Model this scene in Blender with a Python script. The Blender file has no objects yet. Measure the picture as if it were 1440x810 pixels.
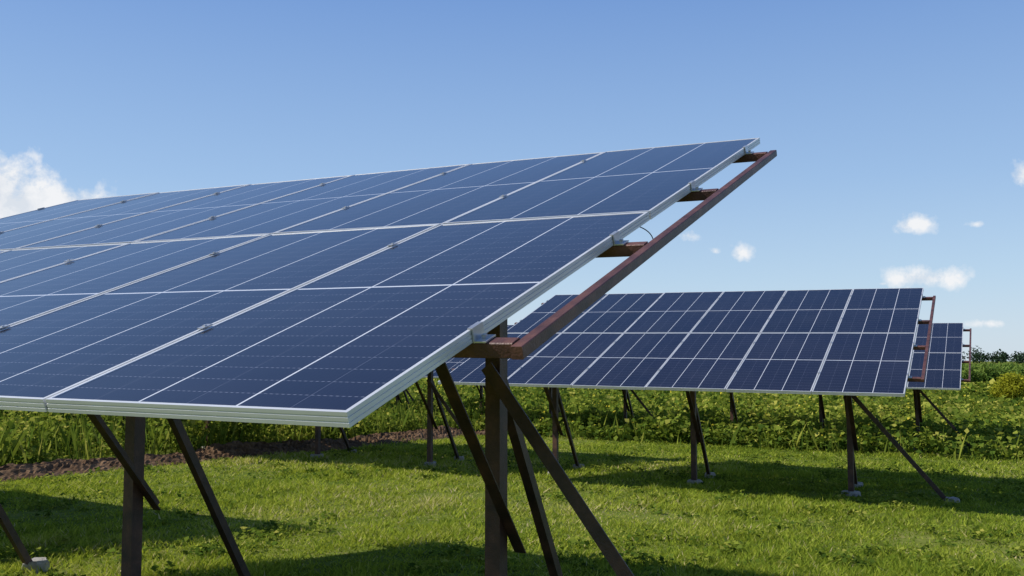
import bpy, math, random
import numpy as np
from mathutils import Vector, Matrix
random.seed(7); rng=np.random.default_rng(11)
H=1.70
sc=bpy.context.scene
# ------------------------------------------------------------------ helpers
class NT:
    def __init__(s,t): s.t=t
    def n(s,typ,**k):
        nd=s.t.nodes.new(typ)
        for a,b in k.items(): setattr(nd,a,b)
        return nd
    def l(s,a,b): s.t.links.new(a,b)
    def m(s,op,a,b=None,c=None,clamp=False):
        nd=s.t.nodes.new('ShaderNodeMath'); nd.operation=op; nd.use_clamp=clamp
        for i,v in enumerate((a,b,c)):
            if v is None: continue
            if isinstance(v,(int,float)): nd.inputs[i].default_value=v
            else: s.t.links.new(v,nd.inputs[i])
        return nd.outputs[0]
    def vm(s,op,a,b=None):
        nd=s.t.nodes.new('ShaderNodeVectorMath'); nd.operation=op
        for i,v in enumerate((a,b)):
            if v is None: continue
            if isinstance(v,tuple): nd.inputs[i].default_value=v
            else: s.t.links.new(v,nd.inputs[i])
        return nd
    def mix(s,f,a,b):
        nd=s.t.nodes.new('ShaderNodeMix'); nd.data_type='RGBA'
        if isinstance(f,(int,float)): nd.inputs[0].default_value=f
        else: s.l(f,nd.inputs[0])
        for i,v in ((6,a),(7,b)):
            if isinstance(v,tuple): nd.inputs[i].default_value=(*v,1) if len(v)==3 else v
            else: s.l(v,nd.inputs[i])
        return nd.outputs[2]
    def noise(s,scale,detail=4,vec=None,rough=.55):
        nd=s.n('ShaderNodeTexNoise'); nd.inputs['Scale'].default_value=scale
        nd.inputs['Detail'].default_value=detail; nd.inputs['Roughness'].default_value=rough
        if vec is not None: s.l(vec,nd.inputs['Vector'])
        return nd
    def ramp(s,f,stops):
        nd=s.n('ShaderNodeValToRGB'); cr=nd.color_ramp
        while len(cr.elements)<len(stops): cr.elements.new(.5)
        for e,(p,c) in zip(cr.elements,stops): e.position=p; e.color=(*c,1)
        s.l(f,nd.inputs[0]); return nd.outputs[0]
def newmat(name):
    m=bpy.data.materials.new(name); m.use_nodes=True; t=m.node_tree; t.nodes.clear()
    k=NT(t); out=k.n('ShaderNodeOutputMaterial'); return m,k,out
def simple(name,stops,scale=8,rough=.5,metal=0,bump=.0,bscale=60,detail=4,spec=.5):
    m,k,out=newmat(name); b=k.n('ShaderNodeBsdfPrincipled')
    tc=k.n('ShaderNodeTexCoord'); nz=k.noise(scale,detail,tc.outputs['Object'],.65)
    n_=len(stops); c=k.ramp(nz.outputs[0],[(.32+.38*i/(n_-1),s) for i,s in enumerate(stops)]); k.l(c,b.inputs['Base Color'])
    b.inputs['Roughness'].default_value=rough; b.inputs['Metallic'].default_value=metal
    b.inputs['Specular IOR Level'].default_value=spec
    if bump:
        n2=k.noise(bscale,4,tc.outputs['Object']); bp=k.n('ShaderNodeBump'); bp.inputs['Strength'].default_value=bump
        bp.inputs['Distance'].default_value=.01; k.l(n2.outputs[0],bp.inputs['Height']); k.l(bp.outputs[0],b.inputs['Normal'])
    k.l(b.outputs[0],out.inputs[0]); return m
def leafmat(name,stops,trans=.35,tint=(.2,.26,.02)):
    m,k,out=newmat(name)
    at=k.n('ShaderNodeAttribute'); at.attribute_name='v'
    c=k.ramp(at.outputs['Fac'],stops)
    b=k.n('ShaderNodeBsdfDiffuse'); k.l(c,b.inputs[0])
    tr=k.n('ShaderNodeBsdfTranslucent'); c2=k.mix(.5,c,tint); k.l(c2,tr.inputs[0])
    mx=k.n('ShaderNodeMixShader'); mx.inputs[0].default_value=trans
    k.l(b.outputs[0],mx.inputs[1]); k.l(tr.outputs[0],mx.inputs[2]); k.l(mx.outputs[0],out.inputs[0]); return m
# ------------------------------------------------------------------ terrain
AZ=.4733
U1H=np.array([-math.cos(AZ),math.sin(AZ)]); U2H=np.array([math.sin(AZ),math.cos(AZ)])
def vw(x,y):
    return x*U2H[0]+y*U2H[1]-1.70, x*U1H[0]+y*U1H[1]
def fromvw(v,w):
    v=v+1.70; return v*U2H[0]+w*U1H[0], v*U2H[1]+w*U1H[1]
_k=[(rng.normal(0,s,2),rng.uniform(0,6.28)) for s in (.5,.5,.9,.9,1.6,1.6,2.5,2.5)]
def nz(x,y,f=1.0):
    r=0
    for (kx,ky),ph in _k: r=r+np.sin(kx*x*f+ky*y*f+ph)
    return r/4.0
def g(x,y):
    v,w=vw(x,y)
    return H-1.47-.0225*np.clip(v,-15,21)+.0125*np.clip(w,-12,20)
def mesh_obj(name,V,F,mats,parent=None,fm=None,smooth=False,attr=None,uv=None):
    me=bpy.data.meshes.new(name); me.from_pydata([tuple(p) for p in V],[],F)
    for m in mats: me.materials.append(m)
    if fm is not None: me.polygons.foreach_set('material_index',np.array(fm,dtype=np.int32))
    if smooth: me.polygons.foreach_set('use_smooth',np.ones(len(me.polygons),dtype=bool))
    if uv is not None:
        l=me.uv_layers.new(name='UVMap'); l.data.foreach_set('uv',np.array(uv,dtype=np.float32).ravel())
    me.update(); o=bpy.data.objects.new(name,me); sc.collection.objects.link(o)
    if parent: o.parent=parent
    return o
def fast_mesh(name,V,k,mats,v,midx=None):
    n=len(V)//k; me=bpy.data.meshes.new(name)
    me.vertices.add(len(V)); me.vertices.foreach_set('co',V.astype(np.float32).ravel())
    me.loops.add(n*k); me.loops.foreach_set('vertex_index',np.arange(n*k,dtype=np.int32))
    me.polygons.add(n); me.polygons.foreach_set('loop_start',np.arange(0,n*k,k,dtype=np.int32))
    try: me.polygons.foreach_set('loop_total',np.full(n,k,dtype=np.int32))
    except Exception: pass
    for m in mats: me.materials.append(m)
    if midx is not None: me.polygons.foreach_set('material_index',midx.astype(np.int32))
    a=me.attributes.new('v','FLOAT','POINT'); a.data.foreach_set('value',np.repeat(v,k).astype(np.float32))
    me.update(calc_edges=True); o=bpy.data.objects.new(name,me); sc.collection.objects.link(o); return o
# ground sheet
t=np.linspace(-1,1,261); ax=3.2*np.sinh(t*7.3)
GX,GY=np.meshgrid(ax,ax+8); 
GZ=g(GX,GY)+.012*nz(GX,GY,1.3)*np.exp(-(np.hypot(GX,GY)/60)**2)
n=len(ax); V=np.stack([GX.ravel(),GY.ravel(),GZ.ravel()],1)
F=[(j*n+i,j*n+i+1,(j+1)*n+i+1,(j+1)*n+i) for j in range(n-1) for i in range(n-1)]
m,k,out=newmat('ground_turf'); tc=k.n('ShaderNodeTexCoord'); b=k.n('ShaderNodeBsdfDiffuse')
n1=k.noise(.35,4,tc.outputs['Object']); n2=k.noise(9,5,tc.outputs['Object'])
c1=k.ramp(n2.outputs[0],[(.3,(.05,.06,.018)),(.52,(.12,.15,.028)),(.70,(.26,.20,.10))])
c2=k.ramp(n1.outputs[0],[(.35,(.11,.165,.025)),(.65,(.21,.24,.05))])
k.l(k.mix(.45,c1,c2),b.inputs[0])
k.l(b.outputs[0],out.inputs[0])
mesh_obj('ground',V,F,[m],smooth=True)
# ------------------------------------------------------------------ grass
grass_m=leafmat('grass_blades',[(0,(.07,.115,.016)),(.35,(.20,.28,.031)),(.72,(.40,.45,.06)),(.88,(.52,.50,.15)),(1,(.60,.50,.28))],.4,(.42,.46,.03))
N=400000
r=rng.uniform(0,1,N); Y=5.2*(26/5.2)**r ; X=rng.uniform(-1,1,N)*(.60*Y+1.2)
v,w=vw(X,Y)
keep=(v<19.0+.5*nz(X,Y,.8))&(w<11.0+.35*nz(X,Y,1.5))
bare=np.exp(-((X-4.6)/.9)**2-((Y-8.0)/.55)**2)+.8*np.exp(-((X-1.5)/.5)**2-((Y-10.0)/.4)**2)+.7*np.clip(nz(X+50,Y-20,2.7)-1.0,0,1)
dens=.5+.5*nz(X,Y,3.1)+.3*nz(X,Y,.9)-.8*bare; keep&=rng.random(N)<np.clip(dens+.4,.2,1)
X,Y,bare=X[keep],Y[keep],bare[keep]; N=len(X)
Z=g(X,Y)+.012*nz(X,Y,1.3)
cl=nz(X,Y,2.2)+.8*nz(Y+5,X,6.5); cl2=nz(X+31,Y-7,.6)+.5*nz(X-3,Y+17,1.6)
tuft=np.clip(nz(X*1.0+7,Y*1.0-3,9.0)-.75,0,1)
hgt=(.022+.03*rng.random(N)**1.8+.024*np.clip(cl,-1,2)+.07*tuft)*(1+.012*Y)*(1-.5*np.clip(bare,0,1))
hgt=np.maximum(hgt,.012)
wd=(.004+.0045*rng.random(N))*(.6+.1*Y)
th=rng.uniform(0,2*np.pi,N); ph=rng.uniform(0,2*np.pi,N); ln=hgt*rng.uniform(.3,1.8,N)
A=np.stack([X-np.cos(th)*wd,Y-np.sin(th)*wd,Z-.004],1); B=np.stack([X+np.cos(th)*wd,Y+np.sin(th)*wd,Z-.004],1)
C=np.stack([X+np.cos(ph)*ln,Y+np.sin(ph)*ln,Z+hgt],1)
vv=np.clip(.45+.19*cl2+.11*cl+rng.normal(0,.18,N)+.4*bare-.15*tuft+(rng.random(N)<.03+.06*np.clip(cl2,0,2))*.45,0,1)
fast_mesh('grass_lawn',np.stack([A,B,C],1).reshape(-1,3),3,[grass_m],vv)
# ------------------------------------------------------------------ leaves
def leaves(P,size,tilt=.8,aspect=.45):
    n=len(P); az=rng.uniform(0,2*np.pi,n); el=rng.normal(0,tilt*.6,n)
    d=np.stack([np.cos(az)*np.cos(el),np.sin(az)*np.cos(el),np.sin(el)],1)
    up=np.stack([rng.normal(0,.5*tilt,n),rng.normal(0,.5*tilt,n),np.ones(n)],1)
    s=np.cross(d,up); s/=np.linalg.norm(s,axis=1)[:,None]+1e-9
    nn=np.cross(s,d); L=size[:,None]
    a=P; c=P+d*L-nn*L*.12; l=P+d*L*.5+s*L*aspect+nn*L*.12; r_=P+d*L*.5-s*L*aspect+nn*L*.12
    return np.stack([a,l,c,r_],1).reshape(-1,3)
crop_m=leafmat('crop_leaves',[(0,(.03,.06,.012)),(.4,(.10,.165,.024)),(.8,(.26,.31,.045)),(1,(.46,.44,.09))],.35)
flower_m=leafmat('yellow_blossom',[(0,(.55,.45,.03)),(1,(.7,.62,.08))],.3,(.6,.5,.05))
def plants(cx,cy,rad,hh,nl,ls,flow=.02,vbase=.45,tilt=.8):
    n=len(cx); idx=np.repeat(np.arange(n),nl); M=len(idx)
    a=rng.uniform(0,2*np.pi,M); rr=np.sqrt(rng.random(M)); zz=rng.random(M)**.6
    prof=np.sqrt(np.clip(1-(zz*.92)**2.2,0,1))*(.55+.45*rr)
    px=cx[idx]+np.cos(a)*rad[idx]*prof; py=cy[idx]+np.sin(a)*rad[idx]*prof
    pz=g(px,py)+hh[idx]*(zz*.95+.03)
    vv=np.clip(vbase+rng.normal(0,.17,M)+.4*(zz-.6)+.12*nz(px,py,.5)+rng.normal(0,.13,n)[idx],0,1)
    fl=(rng.random(M)<flow)&(zz>.75); pz=pz+fl*.06
    s=ls[idx]*rng.uniform(.6,1.3,M)*np.where(fl,.5,1)
    return leaves(np.stack([px,py,pz],1),s,tilt), vv, fl.astype(int)
def stems(cx,cy,hh,wd):
    n=len(cx); z=g(cx,cy); th=rng.uniform(0,6.28,n); l=rng.normal(0,.22,(n,2))*hh[:,None]
    A=np.stack([cx-np.cos(th)*wd,cy-np.sin(th)*wd,z],1);B=np.stack([cx+np.cos(th)*wd,cy+np.sin(th)*wd,z],1)
    T=np.stack([cx+l[:,0],cy+l[:,1],z+hh],1); M_=(B+T)/2; M_[:,:2]-=l*.18
    return np.stack([A,B,M_,T],1).reshape(-1,3)
# low broad-leaved weeds in the lawn
n=1000; cy=rng.uniform(6,19,n); cx=rng.uniform(-1,1,n)*.62*cy; v,w=vw(cx,cy); kp=(v<18.6)&(w<10.7)&(nz(cx,cy,1.1)>-.3); cx,cy=cx[kp],cy[kp]
q=plants(cx,cy,rng.uniform(.05,.17,len(cx)),rng.uniform(.03,.11,len(cx)),22,np.full(len(cx),.045),.0,.5,.7)
fast_mesh('lawn_weeds',q[0],4,[crop_m],q[1])
# crop field behind the arrays
n=9000; v=18.8+(45)*rng.random(n)**1.55; w=rng.uniform(-30,26,n); cx,cy=fromvw(v,w)
kp=(cy>10)&(np.abs(cx)<.62*cy+3); cx,cy,v=cx[kp],cy[kp],v[kp]
ds=np.hypot(cx,cy)/20
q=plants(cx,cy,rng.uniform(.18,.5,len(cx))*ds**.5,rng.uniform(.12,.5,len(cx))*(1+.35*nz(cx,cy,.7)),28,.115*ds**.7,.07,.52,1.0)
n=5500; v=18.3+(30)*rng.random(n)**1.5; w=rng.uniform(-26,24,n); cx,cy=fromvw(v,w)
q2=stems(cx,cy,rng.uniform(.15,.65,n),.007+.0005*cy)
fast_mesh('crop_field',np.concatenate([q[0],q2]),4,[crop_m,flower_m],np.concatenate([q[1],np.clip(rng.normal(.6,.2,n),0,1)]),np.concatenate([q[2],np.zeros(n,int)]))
n=6000; cy=55+75*rng.random(n)**1.4; cx=rng.uniform(-1,1,n)*.62*cy
q=plants(cx,cy,rng.uniform(.6,1.3,n),rng.uniform(.2,.45,n),10,np.full(n,.42),.07,.74)
fast_mesh('far_crop_field',q[0],4,[crop_m,flower_m],q[1],q[2])
# weeds beside soil strip on the left
n=1350; v=rng.uniform(6,22,n); w=12.0+rng.random(n)**1.2*13; cx,cy=fromvw(v,w)
kp=(np.abs(cx)<.62*cy+2); cx,cy=cx[kp],cy[kp]
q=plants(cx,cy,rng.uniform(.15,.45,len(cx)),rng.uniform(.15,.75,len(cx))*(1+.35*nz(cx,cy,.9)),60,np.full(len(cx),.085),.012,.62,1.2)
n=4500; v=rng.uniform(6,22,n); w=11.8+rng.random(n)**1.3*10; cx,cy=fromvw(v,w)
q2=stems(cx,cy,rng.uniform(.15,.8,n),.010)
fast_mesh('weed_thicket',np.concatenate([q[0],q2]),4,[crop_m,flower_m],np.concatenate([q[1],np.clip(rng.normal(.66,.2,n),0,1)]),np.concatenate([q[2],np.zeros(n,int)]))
# soil strip
m_soil=simple('turned_soil',[(.05,.028,.015),(.12,.072,.04),(.21,.135,.08)],5,.95,0,1.0,18,6,.1)
nv,nw=420,36; V=[];F=[]
for i in range(nv):
    for j in range(nw):
        vv_=4+22*i/(nv-1); ww=10.85+1.25*j/(nw-1); x,y=fromvw(vv_,ww)
        e=math.sin(math.pi*j/(nw-1))
        z=g(x,y)-.02+e**.7*(.10+.05*float(nz(x,y,2))+.05*float(nz(x+9,y,6))+.06*random.random())
        V.append((x,y,z))
for i in range(nv-1):
    for j in range(nw-1): F.append((i*nw+j,i*nw+j+1,(i+1)*nw+j+1,(i+1)*nw+j))
mesh_obj('soil_strip',V,F,[m_soil],smooth=False)
# corn
corn_m=leafmat('corn_leaves',[(0,(.035,.08,.018)),(.6,(.09,.16,.03)),(1,(.19,.26,.055))],.3)
n=4600; cy=64+rng.random(n)**1.5*45; cx=rng.uniform(.25,.75,n)*cy; M=n*12; idx=np.repeat(np.arange(n),12)
zz=rng.random(M); P=np.stack([cx[idx]+rng.normal(0,.12,M),cy[idx]+rng.normal(0,.12,M),g(cx[idx],cy[idx])+.05+zz*1.35],1)
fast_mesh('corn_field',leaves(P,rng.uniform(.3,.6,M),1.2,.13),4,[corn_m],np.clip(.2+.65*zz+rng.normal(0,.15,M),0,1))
# bush
M=5000; d=rng.normal(0,1,(M,3)); d/=np.linalg.norm(d,axis=1)[:,None]; rr=rng.random(M)**.35
P=d*rr[:,None]*np.array([.95,.8,.75]); P*=(1+.22*np.sin(d[:,0]*5+1)*np.cos(d[:,1]*4+d[:,2]*5))[:,None]
P+=np.array([21.9,42,float(g(22,42))+.65])
bush_m=leafmat('bush_leaves',[(0,(.16,.19,.02)),(.6,(.36,.37,.035)),(1,(.55,.5,.06))],.4,(.55,.55,.04))
fast_mesh('yellow_green_bush',leaves(P,rng.uniform(.06,.14,M)),4,[bush_m],np.clip(.5+rng.normal(0,.2,M),0,1))
# distant trees
tree_m=leafmat('far_tree_leaves',[(0,(.02,.04,.025)),(1,(.055,.09,.05))],.12,(.08,.11,.04))
Pn=[];S=[]
for i in range(210):
    x=-100+i*3.3+random.uniform(-2,2); y=610+random.uniform(-25,25); hh=random.uniform(5.4,9.4)*(1+.2*math.sin(i*.23)); rad=random.uniform(2.5,5)
    c=150; d=rng.normal(0,1,(c,3)); d/=np.linalg.norm(d,axis=1)[:,None]
    d=d*(rng.random(c)**.4)[:,None]*np.array([rad,rad,hh*.5])
    Pn.append(d+np.array([x,y,g(x,y)+hh*.52])); S.append(rng.uniform(.7,1.7,c))
P=np.concatenate(Pn);S=np.concatenate(S)
fast_mesh('distant_trees',leaves(P,S,1.5),4,[tree_m],rng.random(len(P)))
# ------------------------------------------------------------------ materials of arrays
alu=simple('aluminium_frame',[(.60,.61,.62),(.70,.71,.72)],3,.38,.3,0)
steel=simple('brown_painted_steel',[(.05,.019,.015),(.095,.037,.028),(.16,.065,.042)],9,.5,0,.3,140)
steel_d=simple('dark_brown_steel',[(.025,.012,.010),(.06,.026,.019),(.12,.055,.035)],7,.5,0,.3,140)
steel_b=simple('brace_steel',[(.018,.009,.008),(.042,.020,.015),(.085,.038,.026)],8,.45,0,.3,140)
conc=simple('concrete',[(.22,.2,.18),(.4,.38,.35)],14,.9,0,.6,60)
back=simple('white_backsheet',[(.6,.6,.6),(.68,.68,.68)],2,.6)
zinc=simple('zinc_clamp',[(.45,.46,.47),(.62,.63,.64)],20,.35,.7)
rubber=simple('black_cable',[(.012,.012,.012),(.02,.02,.02)],5,.5)
# glass
mg,k,out=newmat('solar_cells'); uvn=k.n('ShaderNodeUVMap'); uvn.uv_map='UVMap'
sx=k.n('ShaderNodeSeparateXYZ'); k.l(uvn.outputs[0],sx.inputs[0]); u_,v_=sx.outputs[0],sx.outputs[1]
info=k.n('ShaderNodeTexCoord')
mu=k.m('FLOOR',u_); mv=k.m('FLOOR',v_); fu=k.m('FRACT',u_); fv=k.m('FRACT',v_)
WX,LY=.955,2.07
def line(coord,period,half_m,length):
    a=k.m('DIVIDE',coord,period); f=k.m('FRACT',k.m('ADD',a,.5)); d=k.m('MULTIPLY',k.m('ABSOLUTE',k.m('SUBTRACT',f,.5)),period*length)
    return k.m('SUBTRACT',1.0,k.m('MULTIPLY',k.m('SUBTRACT',d,half_m),1/.0008,clamp=True))
strong=line(fu,1/3,.0028,WX)
weak=line(fu,1/6,.0008,WX)
mid=line(fv,.5,.006,LY)
rows=line(fv,1/24,.0010,LY)
bus=line(fu,1/60,.0004,WX)
dash=k.m('MULTIPLY',k.m('ADD',k.m('SINE',k.m('MULTIPLY',fu,2*math.pi*54)),1.15),.46)
rows=k.m('MULTIPLY',rows,dash)
cv=k.n('ShaderNodeCombineXYZ'); k.l(k.m('FLOOR',k.m('MULTIPLY',u_,6)),cv.inputs[0]); k.l(k.m('FLOOR',k.m('MULTIPLY',v_,24)),cv.inputs[1])
wn=k.n('ShaderNodeTexWhiteNoise'); wn.noise_dimensions='2D'; k.l(cv.outputs[0],wn.inputs['Vector'])
cm=k.n('ShaderNodeCombineXYZ'); k.l(mu,cm.inputs[0]); k.l(mv,cm.inputs[1])
wm=k.n('ShaderNodeTexWhiteNoise'); wm.noise_dimensions='2D'; k.l(cm.outputs[0],wm.inputs['Vector'])
var=k.m('ADD',k.m('MULTIPLY',wn.outputs[0],.35),k.m('MULTIPLY',wm.outputs[0],.65))
cell=k.mix(var,(.0032,.0032,.008),(.0085,.0080,.019))
c=k.mix(k.m('MULTIPLY',bus,.06),cell,(.22,.24,.3))
c=k.mix(k.m('MULTIPLY',rows,.55),c,(.30,.32,.40))
c=k.mix(k.m('MULTIPLY',weak,.25),c,(.26,.28,.36))
c=k.mix(k.m('MAXIMUM',strong,mid),c,(.64,.66,.70))
dn=k.noise(1.3,4,info.outputs['Object'],.65)
dust=k.m('MULTIPLY',k.m('SUBTRACT',dn.outputs[0],.36),.05,clamp=True)
c=k.mix(dust,c,(.42,.40,.37))
b=k.n('ShaderNodeBsdfPrincipled'); k.l(c,b.inputs['Base Color'])
k.l(k.m('ADD',k.m('MULTIPLY',dn.outputs[0],.14),.04),b.inputs['Roughness'])
b.inputs['IOR'].default_value=1.46; k.l(b.outputs[0],out.inputs[0])
# ------------------------------------------------------------------ array builder
class MB:
    def __init__(s): s.V=[];s.F=[];s.M=[]
    def box8(s,c,m=0):
        o=len(s.V); s.V+=c
        for f in ((0,3,2,1),(4,5,6,7),(0,1,5,4),(1,2,6,5),(2,3,7,6),(3,0,4,7)): s.F.append(tuple(o+i for i in f)); s.M.append(m)
    def extr(s,p,q,prof,up,m=0):
        p=Vector(p);q=Vector(q); d=(q-p).normalized(); side=d.cross(Vector(up)).normalized(); u=side.cross(d).normalized()
        o=len(s.V);n=len(prof)
        for e in (p,q):
            for a,b_ in prof: s.V.append(e+side*a+u*b_)
        for i in range(n): s.F.append((o+i,o+(i+1)%n,o+n+(i+1)%n,o+n+i)); s.M.append(m)
        s.F.append(tuple(o+i for i in range(n))[::-1]); s.M.append(m); s.F.append(tuple(o+n+i for i in range(n))); s.M.append(m)
def rect(w,h):
    c=min(w,h)*.07; a,b_=w/2,h/2
    return [(-a+c,-b_),(a-c,-b_),(a,-b_+c),(a,b_-c),(a-c,b_),(-a+c,b_),(-a,b_-c),(-a,-b_+c)]
def Lp(w,t=.006,fl=1): 
    a=w/2; pr=[(-a,-a),(a,-a),(a,-a+t),(-a+t,-a+t),(-a+t,a),(-a,a)]
    return [(fl*x,y) for x,y in pr]
def Cp(w,h,t=.006):
    a,b_=w/2,h/2; return [(-a,-b_),(a,-b_),(a,-b_+t),(-a+t,-b_+t),(-a+t,b_-t),(a,b_-t),(a,b_),(-a,b_)]
def cable(name,pts,parent,r=.005):
    cu=bpy.data.curves.new(name,'CURVE'); cu.dimensions='3D'; cu.bevel_depth=r; cu.bevel_resolution=2
    sp_=cu.splines.new('NURBS'); sp_.points.add(len(pts)-1); sp_.use_endpoint_u=True; sp_.order_u=4
    for p,q in zip(sp_.points,pts): p.co=(*q,1)
    cu.materials.append(rubber); o=bpy.data.objects.new(name,cu); sc.collection.objects.link(o); o.parent=parent; return o
W=.9868;L=2.1;GAP=.02;T=2*L+GAP; TH=.036
PUR=[.60,1.70,2.74,3.84]
def table(O,az,el,tilt,nm,posts,lateral=True,bpost=1.78,e=.128,rail=True,seed=0):
    rd=random.Random(seed)
    O=Vector(O); u1=Vector((-math.cos(az)*math.cos(el),math.sin(az)*math.cos(el),math.sin(el)))
    h=Vector((math.sin(az),math.cos(az),0)); n=h.cross(u1).normalized(); u2=h*math.cos(tilt)+n*math.sin(tilt)
    nn=(-u1).cross(u2).normalized(); X=-u1
    emp=bpy.data.objects.new('solar_panel_array',None); sc.collection.objects.link(emp); emp.location=O; emp.empty_display_size=.3
    P=lambda x,y,z: X*x+u2*y+nn*z
    mb=MB(); uvs=[]; gap=.010
    prof=[(.012,-.002),(.011,0),(0,0),(0,-.009),(.0022,-.0098),(.0022,-.0125),(0,-.0133),(0,-.022),(.0022,-.0228),(.0022,-.0255),(0,-.0263),(0,-TH),(.028,-TH)]
    for i in range(nm):
        for j in range(2):
            x0=-(i+1)*W+gap/2; x1=-i*W-gap/2; y0=j*(L+GAP); y1=y0+L
            dz=[rd.uniform(-.0025,.0025) for _ in range(4)]
            corners=[(x0,y0,1,1),(x1,y0,-1,1),(x1,y1,-1,-1),(x0,y1,1,-1)]
            o=len(mb.V); m_=len(prof)
            for ci,(cx,cy,sx_,sy_) in enumerate(corners):
                for ins,z in prof: mb.V.append(P(cx+sx_*ins,cy+sy_*ins,z+dz[ci]))
            for ci in range(4):
                cj=(ci+1)%4
                for q_ in range(m_-1):
                    mb.F.append((o+ci*m_+q_,o+ci*m_+q_+1,o+cj*m_+q_+1,o+cj*m_+q_)); mb.M.append(0)
                    uvs+=[(0,0)]*4
            mb.F.append((o,o+m_,o+2*m_,o+3*m_)); mb.M.append(1)
            bu=i+20*seed+3; bv=j+5
            uvs+=[(bu+.003,bv+.003),(bu+.997,bv+.003),(bu+.997,bv+.997),(bu+.003,bv+.997)]
            o2=len(mb.V)
            for ci,(cx,cy,sx_,sy_) in enumerate(corners): mb.V.append(P(cx+sx_*.006,cy+sy_*.006,-.010))
            mb.F.append((o2+3,o2+2,o2+1,o2)); mb.M.append(2); uvs+=[(0,0)]*4
            xm=(x0+x1)/2; ym=y0+L*.5
            c=[P(xm+a*.05,ym+b_*.03,z) for z in (-.03,-.0105) for a,b_ in ((-1,-1),(1,-1),(1,1),(-1,1))]
            mb.box8(c,3); uvs+=[(0,0)]*24
    mesh_obj('solar_modules',mb.V,mb.F,[alu,mg,back,rubber],emp,mb.M,uv=uvs)
    s=MB(); wid=nm*W
    pz=-TH-.001-.022
    for b_ in PUR:
        s.extr(P(-wid-.10,b_,pz),P(e-.0185 if rail else .1,b_,pz),rect(.05,.044),nn,0)
    if rail:
        s.extr(P(e,PUR[0]-.04,pz),P(e,PUR[3]+.09,pz),rect(.036,.036),nn,0)
    rz=pz-.022-.041
    foot=MB()
    for a in posts:
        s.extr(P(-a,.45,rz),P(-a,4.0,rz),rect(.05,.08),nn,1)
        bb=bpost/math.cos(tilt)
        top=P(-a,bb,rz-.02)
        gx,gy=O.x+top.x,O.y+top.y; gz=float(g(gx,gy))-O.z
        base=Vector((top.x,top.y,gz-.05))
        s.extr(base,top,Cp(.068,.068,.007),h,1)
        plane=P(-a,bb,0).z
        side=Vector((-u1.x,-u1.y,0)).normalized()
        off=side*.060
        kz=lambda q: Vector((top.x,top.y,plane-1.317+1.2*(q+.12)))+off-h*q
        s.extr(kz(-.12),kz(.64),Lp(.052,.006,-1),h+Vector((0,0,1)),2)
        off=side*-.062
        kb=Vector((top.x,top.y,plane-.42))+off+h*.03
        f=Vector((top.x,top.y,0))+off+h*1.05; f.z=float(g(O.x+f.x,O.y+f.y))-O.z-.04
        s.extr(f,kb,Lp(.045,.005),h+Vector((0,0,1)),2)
        feet=[base,f]
        if lateral and a==posts[0]:
            kb=Vector((top.x,top.y,plane-.56))-h*.063
            f=Vector((top.x,top.y,0))-h*.063+side*1.16; f.z=float(g(O.x+f.x,O.y+f.y))-O.z-.04
            s.extr(f,kb,Lp(.055,.006),side+Vector((0,0,1)),2); feet.append(f)
        for f in feet:
            o=len(foot.V); k_=12; rr=[rd.uniform(.85,1.15) for _ in range(k_)]
            R=.11 if f is base else .085
            for z,sc_ in ((-.08,1.1),(.06,1.0),(.08,.85)):
                for i in range(k_):
                    a_=2*math.pi*i/k_; foot.V.append(Vector((f.x+math.cos(a_)*R*sc_*rr[i],f.y+math.sin(a_)*R*sc_*rr[i],f.z+.03+z+rd.uniform(-.006,.006))))
            for l_ in range(2):
                for i in range(k_): foot.F.append((o+l_*k_+i,o+l_*k_+(i+1)%k_,o+(l_+1)*k_+(i+1)%k_,o+(l_+1)*k_+i)); foot.M.append(0)
            foot.F.append(tuple(o+2*k_+i for i in range(k_))); foot.M.append(0)
    mesh_obj('support_frame',s.V,s.F,[steel,steel_d,steel_b],emp,s.M)
    mesh_obj('concrete_footings',foot.V,foot.F,[conc],emp,foot.M)
    c=MB()
    def blk(x0,x1,y0,y1,z0,z1): c.box8([P(x,y,z) for z in (z0,z1) for x,y in ((x0,y0),(x1,y0),(x1,y1),(x0,y1))],0)
    for b_ in PUR:
        for i in range(1,nm):
            blk(-i*W-.012,-i*W+.012,b_-.022,b_+.022,.0028,.0055)
            blk(-i*W-.005,-i*W+.005,b_-.005,b_+.005,.0056,.009)
        for sg,xe in ((1,-gap/2),(-1,-wid+gap/2)):
            xs=sorted((xe-sg*.010,xe+sg*.006)); blk(xs[0],xs[1],b_-.03,b_+.03,.0028,.0060)
            xs=sorted((xe+sg*.002,xe+sg*.006)); blk(xs[0],xs[1],b_-.03,b_+.03,-TH,.0027)
            xs=sorted((xe+sg*.0062,xe+sg*.040)); blk(xs[0],xs[1],b_-.03,b_+.03,-TH+.0005,-TH+.005)
            xs=sorted((xe+sg*.016,xe+sg*.028)); blk(xs[0],xs[1],b_-.006,b_+.006,-TH+.0051,-TH+.016)
    mesh_obj('module_clamps',c.V,c.F,[zinc],emp,c.M)
    dn_=Vector((0,0,-1))
    for i in range(nm):
        a0=-(i+.35)*W; a1_=-(i+.95)*W
        cable('cable',[P(a0,1.1,-.03),P(a0,1.1,-.03)+dn_*.05,P((a0+a1_)/2,1.15,-.05)+dn_*rd.uniform(.06,.16),P(a1_,1.1,-.03)+dn_*.05,P(a1_,1.1,-.03)],emp,.0035)
    return emp,P,O
def along(O,az,el,d): return (O[0]-math.cos(az)*math.cos(el)*d,O[1]+math.sin(az)*math.cos(el)*d,O[2]+math.sin(el)*d)
R1=(-.3525,2.0897,-.1133+H); a1=(.4733,.0139,.3462)
R2=(4.2902,10.5458,-.3615+H); a2=(.4585,.0124,.3465)
R3=(8.83,19.0,-.55+H)
t1,P1,O1=table(R1,*a1,6,[.62,2.71,4.77],seed=1)
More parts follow.
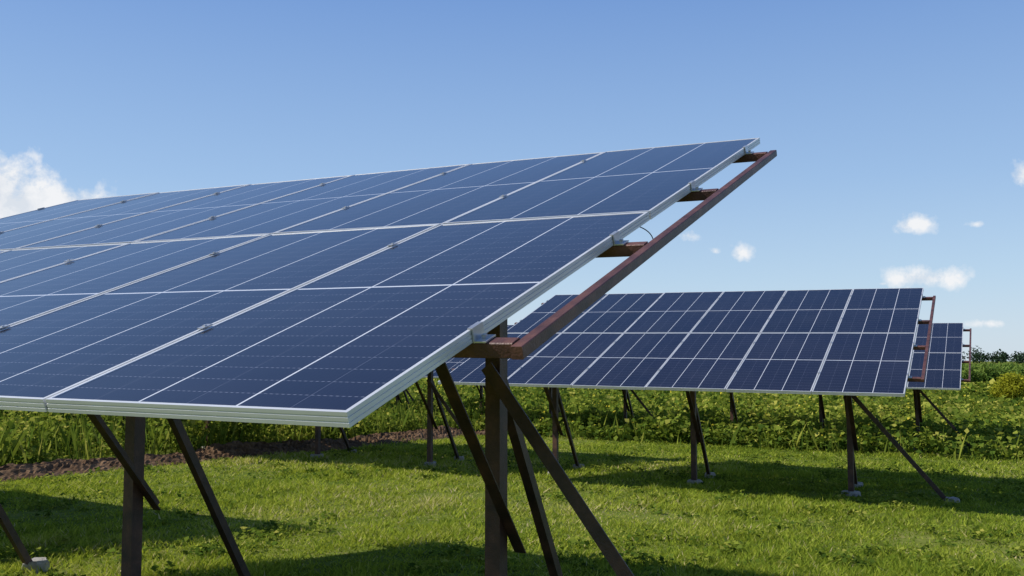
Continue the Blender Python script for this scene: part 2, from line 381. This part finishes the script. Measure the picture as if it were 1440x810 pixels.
dn0=Vector((0,0,-1))
cable('cable',[P1(-.06,2.05,-.04),P1(.015,2.1,-.045)+dn0*.03,P1(.02,2.12,-.045)+dn0*.09,P1(-.02,2.13,-.045)+dn0*.14],t1,.0022)
table(along(R1,a1[0],a1[1],6*W+1.25),*a1,6,[.61,2.9,5.2],seed=2)
table(R2,*a2,6,[.78,2.80,4.85],bpost=1.5,seed=3,e=.15)
tb,Pb,Ob=table(along(R2,a2[0],a2[1],6*W+.7),*a2,6,[.35,2.5,4.9],bpost=1.5,seed=4)
cable('cable',[Pb(-2.6,.5,-.1),Pb(-2.6,.5,-.1)+Vector((0,0,-.35)),Pb(-3.0,.5,-.1)+Vector((0,0,-.55)),Pb(-3.5,.55,-.1)+Vector((0,0,-.42)),Pb(-3.9,.6,-.1)],tb,.012)
table(along(R2,a2[0],a2[1],12*W+1.9),*a2,6,[.6,2.8,5.0],bpost=1.5,seed=5)
table(R3,*a2,6,[.9,2.9,4.9],bpost=1.5,seed=6,e=.15)
table(along(R3,a2[0],a2[1],6*W+.7),*a2,6,[.9,2.9,4.9],bpost=1.5,seed=7)
table(along(R3,a2[0],a2[1],12*W+1.4),*a2,6,[.9,2.9,4.9],bpost=1.5,seed=8)
# ------------------------------------------------------------------ light, sky
sd=Vector((1.07,.012,-1)).normalized()
sl=bpy.data.lights.new('sun','SUN'); sl.energy=5.0; sl.angle=math.radians(.5); sl.color=(1,.95,.86)
so=bpy.data.objects.new('sun',sl); sc.collection.objects.link(so); so.rotation_euler=sd.to_track_quat('-Z','Y').to_euler(); so.location=(-20,0,25)
wd_=bpy.data.worlds.new('World'); sc.world=wd_; wd_.use_nodes=True; t=wd_.node_tree; t.nodes.clear(); k=NT(t)
out=k.n('ShaderNodeOutputWorld'); sky=k.n('ShaderNodeTexSky'); sky.sky_type='NISHITA'; sky.sun_disc=False
sky.sun_elevation=math.radians(43); sky.sun_rotation=math.radians(270); sky.air_density=1.0; sky.dust_density=.5; sky.ozone_density=2; sky.altitude=100
tc=k.n('ShaderNodeTexCoord'); sp=k.n('ShaderNodeSeparateXYZ'); k.l(tc.outputs['Generated'],sp.inputs[0])
skyramp=k.ramp(sp.outputs[2],[(0,(.62,.74,.87)),(.08,(.49,.67,.87)),(.18,(.35,.54,.83)),(.36,(.185,.35,.72)),(.6,(.08,.18,.48)),(1,(.05,.12,.34))])
bgN=k.n('ShaderNodeBackground'); bgN.inputs[1].default_value=.12; k.l(sky.outputs[0],bgN.inputs[0])
bgR=k.n('ShaderNodeBackground'); bgR.inputs[1].default_value=1.0; k.l(skyramp,bgR.inputs[0])
bg=k.n('ShaderNodeMixShader'); bg.inputs[0].default_value=.8; k.l(bgN.outputs[0],bg.inputs[1]); k.l(bgR.outputs[0],bg.inputs[2])
# clouds: soft blobs at fixed directions, broken up by noise
F_=1350.9;PI=.0754
nA=k.noise(36,5,tc.outputs['Generated'],.6)
mask=None
for (px,py,rx,ry,dens) in [(30,300,125,42,2.1),(-110,262,150,60,1.9),(120,292,72,20,1.7),(1284,315,32,17,1.0),(1438,244,24,18,1.1),(1296,391,58,16,1.1),(1042,356,19,14,.95),(968,331,20,15,.72),(1006,353,13,9,.7),(1370,316,22,8,.55),(1388,455,52,10,.55),(1240,399,20,7,.6)]:
    cx,cy=(px-720)/F_,(405-py)/F_
    d=Vector((cx,math.cos(PI)-cy*math.sin(PI),math.sin(PI)+cy*math.cos(PI))).normalized()
    s1=k.vm('SUBTRACT',tc.outputs['Generated'],tuple(d)).outputs[0]
    ex=F_/rx; ez=F_/ry
    if dens>1.5: ex*=dens*.8; ez*=dens*.8; ex/=1.0
    s2=k.vm('MULTIPLY',s1,(ex,ex*.6,ez)).outputs[0]
    e_=k.m('SUBTRACT',dens,k.vm('LENGTH',s2).outputs['Value'])
    mask=e_ if mask is None else k.m('MAXIMUM',mask,e_)
near=k.m('GREATER_THAN',mask,-.7)
f=k.m('ADD',k.m('SUBTRACT',mask,.12),k.m('MULTIPLY',k.m('SUBTRACT',nA.outputs[0],.5),3.0))
f=k.m('MULTIPLY',k.m('MULTIPLY',f,1.35,clamp=True),k.m('MULTIPLY',near,k.m('ADD',mask,.75,clamp=True)))
f=k.m('MULTIPLY',f,.97)
ccol=k.ramp(nA.outputs[0],[(.36,(.74,.79,.86)),(.55,(.93,.94,.96))])
bg2=k.n('ShaderNodeBackground'); bg2.inputs[1].default_value=.97; k.l(ccol,bg2.inputs[0])
mx=k.n('ShaderNodeMixShader'); k.l(f,mx.inputs[0]); k.l(bg.outputs[0],mx.inputs[1]); k.l(bg2.outputs[0],mx.inputs[2]); k.l(mx.outputs[0],out.inputs[0])
# ------------------------------------------------------------------ camera
cd=bpy.data.cameras.new('camera'); cd.sensor_width=36; cd.lens=36*F_/1440; cd.clip_end=6000; cd.clip_start=.05
co=bpy.data.objects.new('camera',cd); sc.collection.objects.link(co); co.location=(0,0,H); co.rotation_euler=(math.pi/2+PI,0,0); sc.camera=co
sc.view_settings.view_transform='Standard'; sc.view_settings.look='None'; sc.view_settings.exposure=0
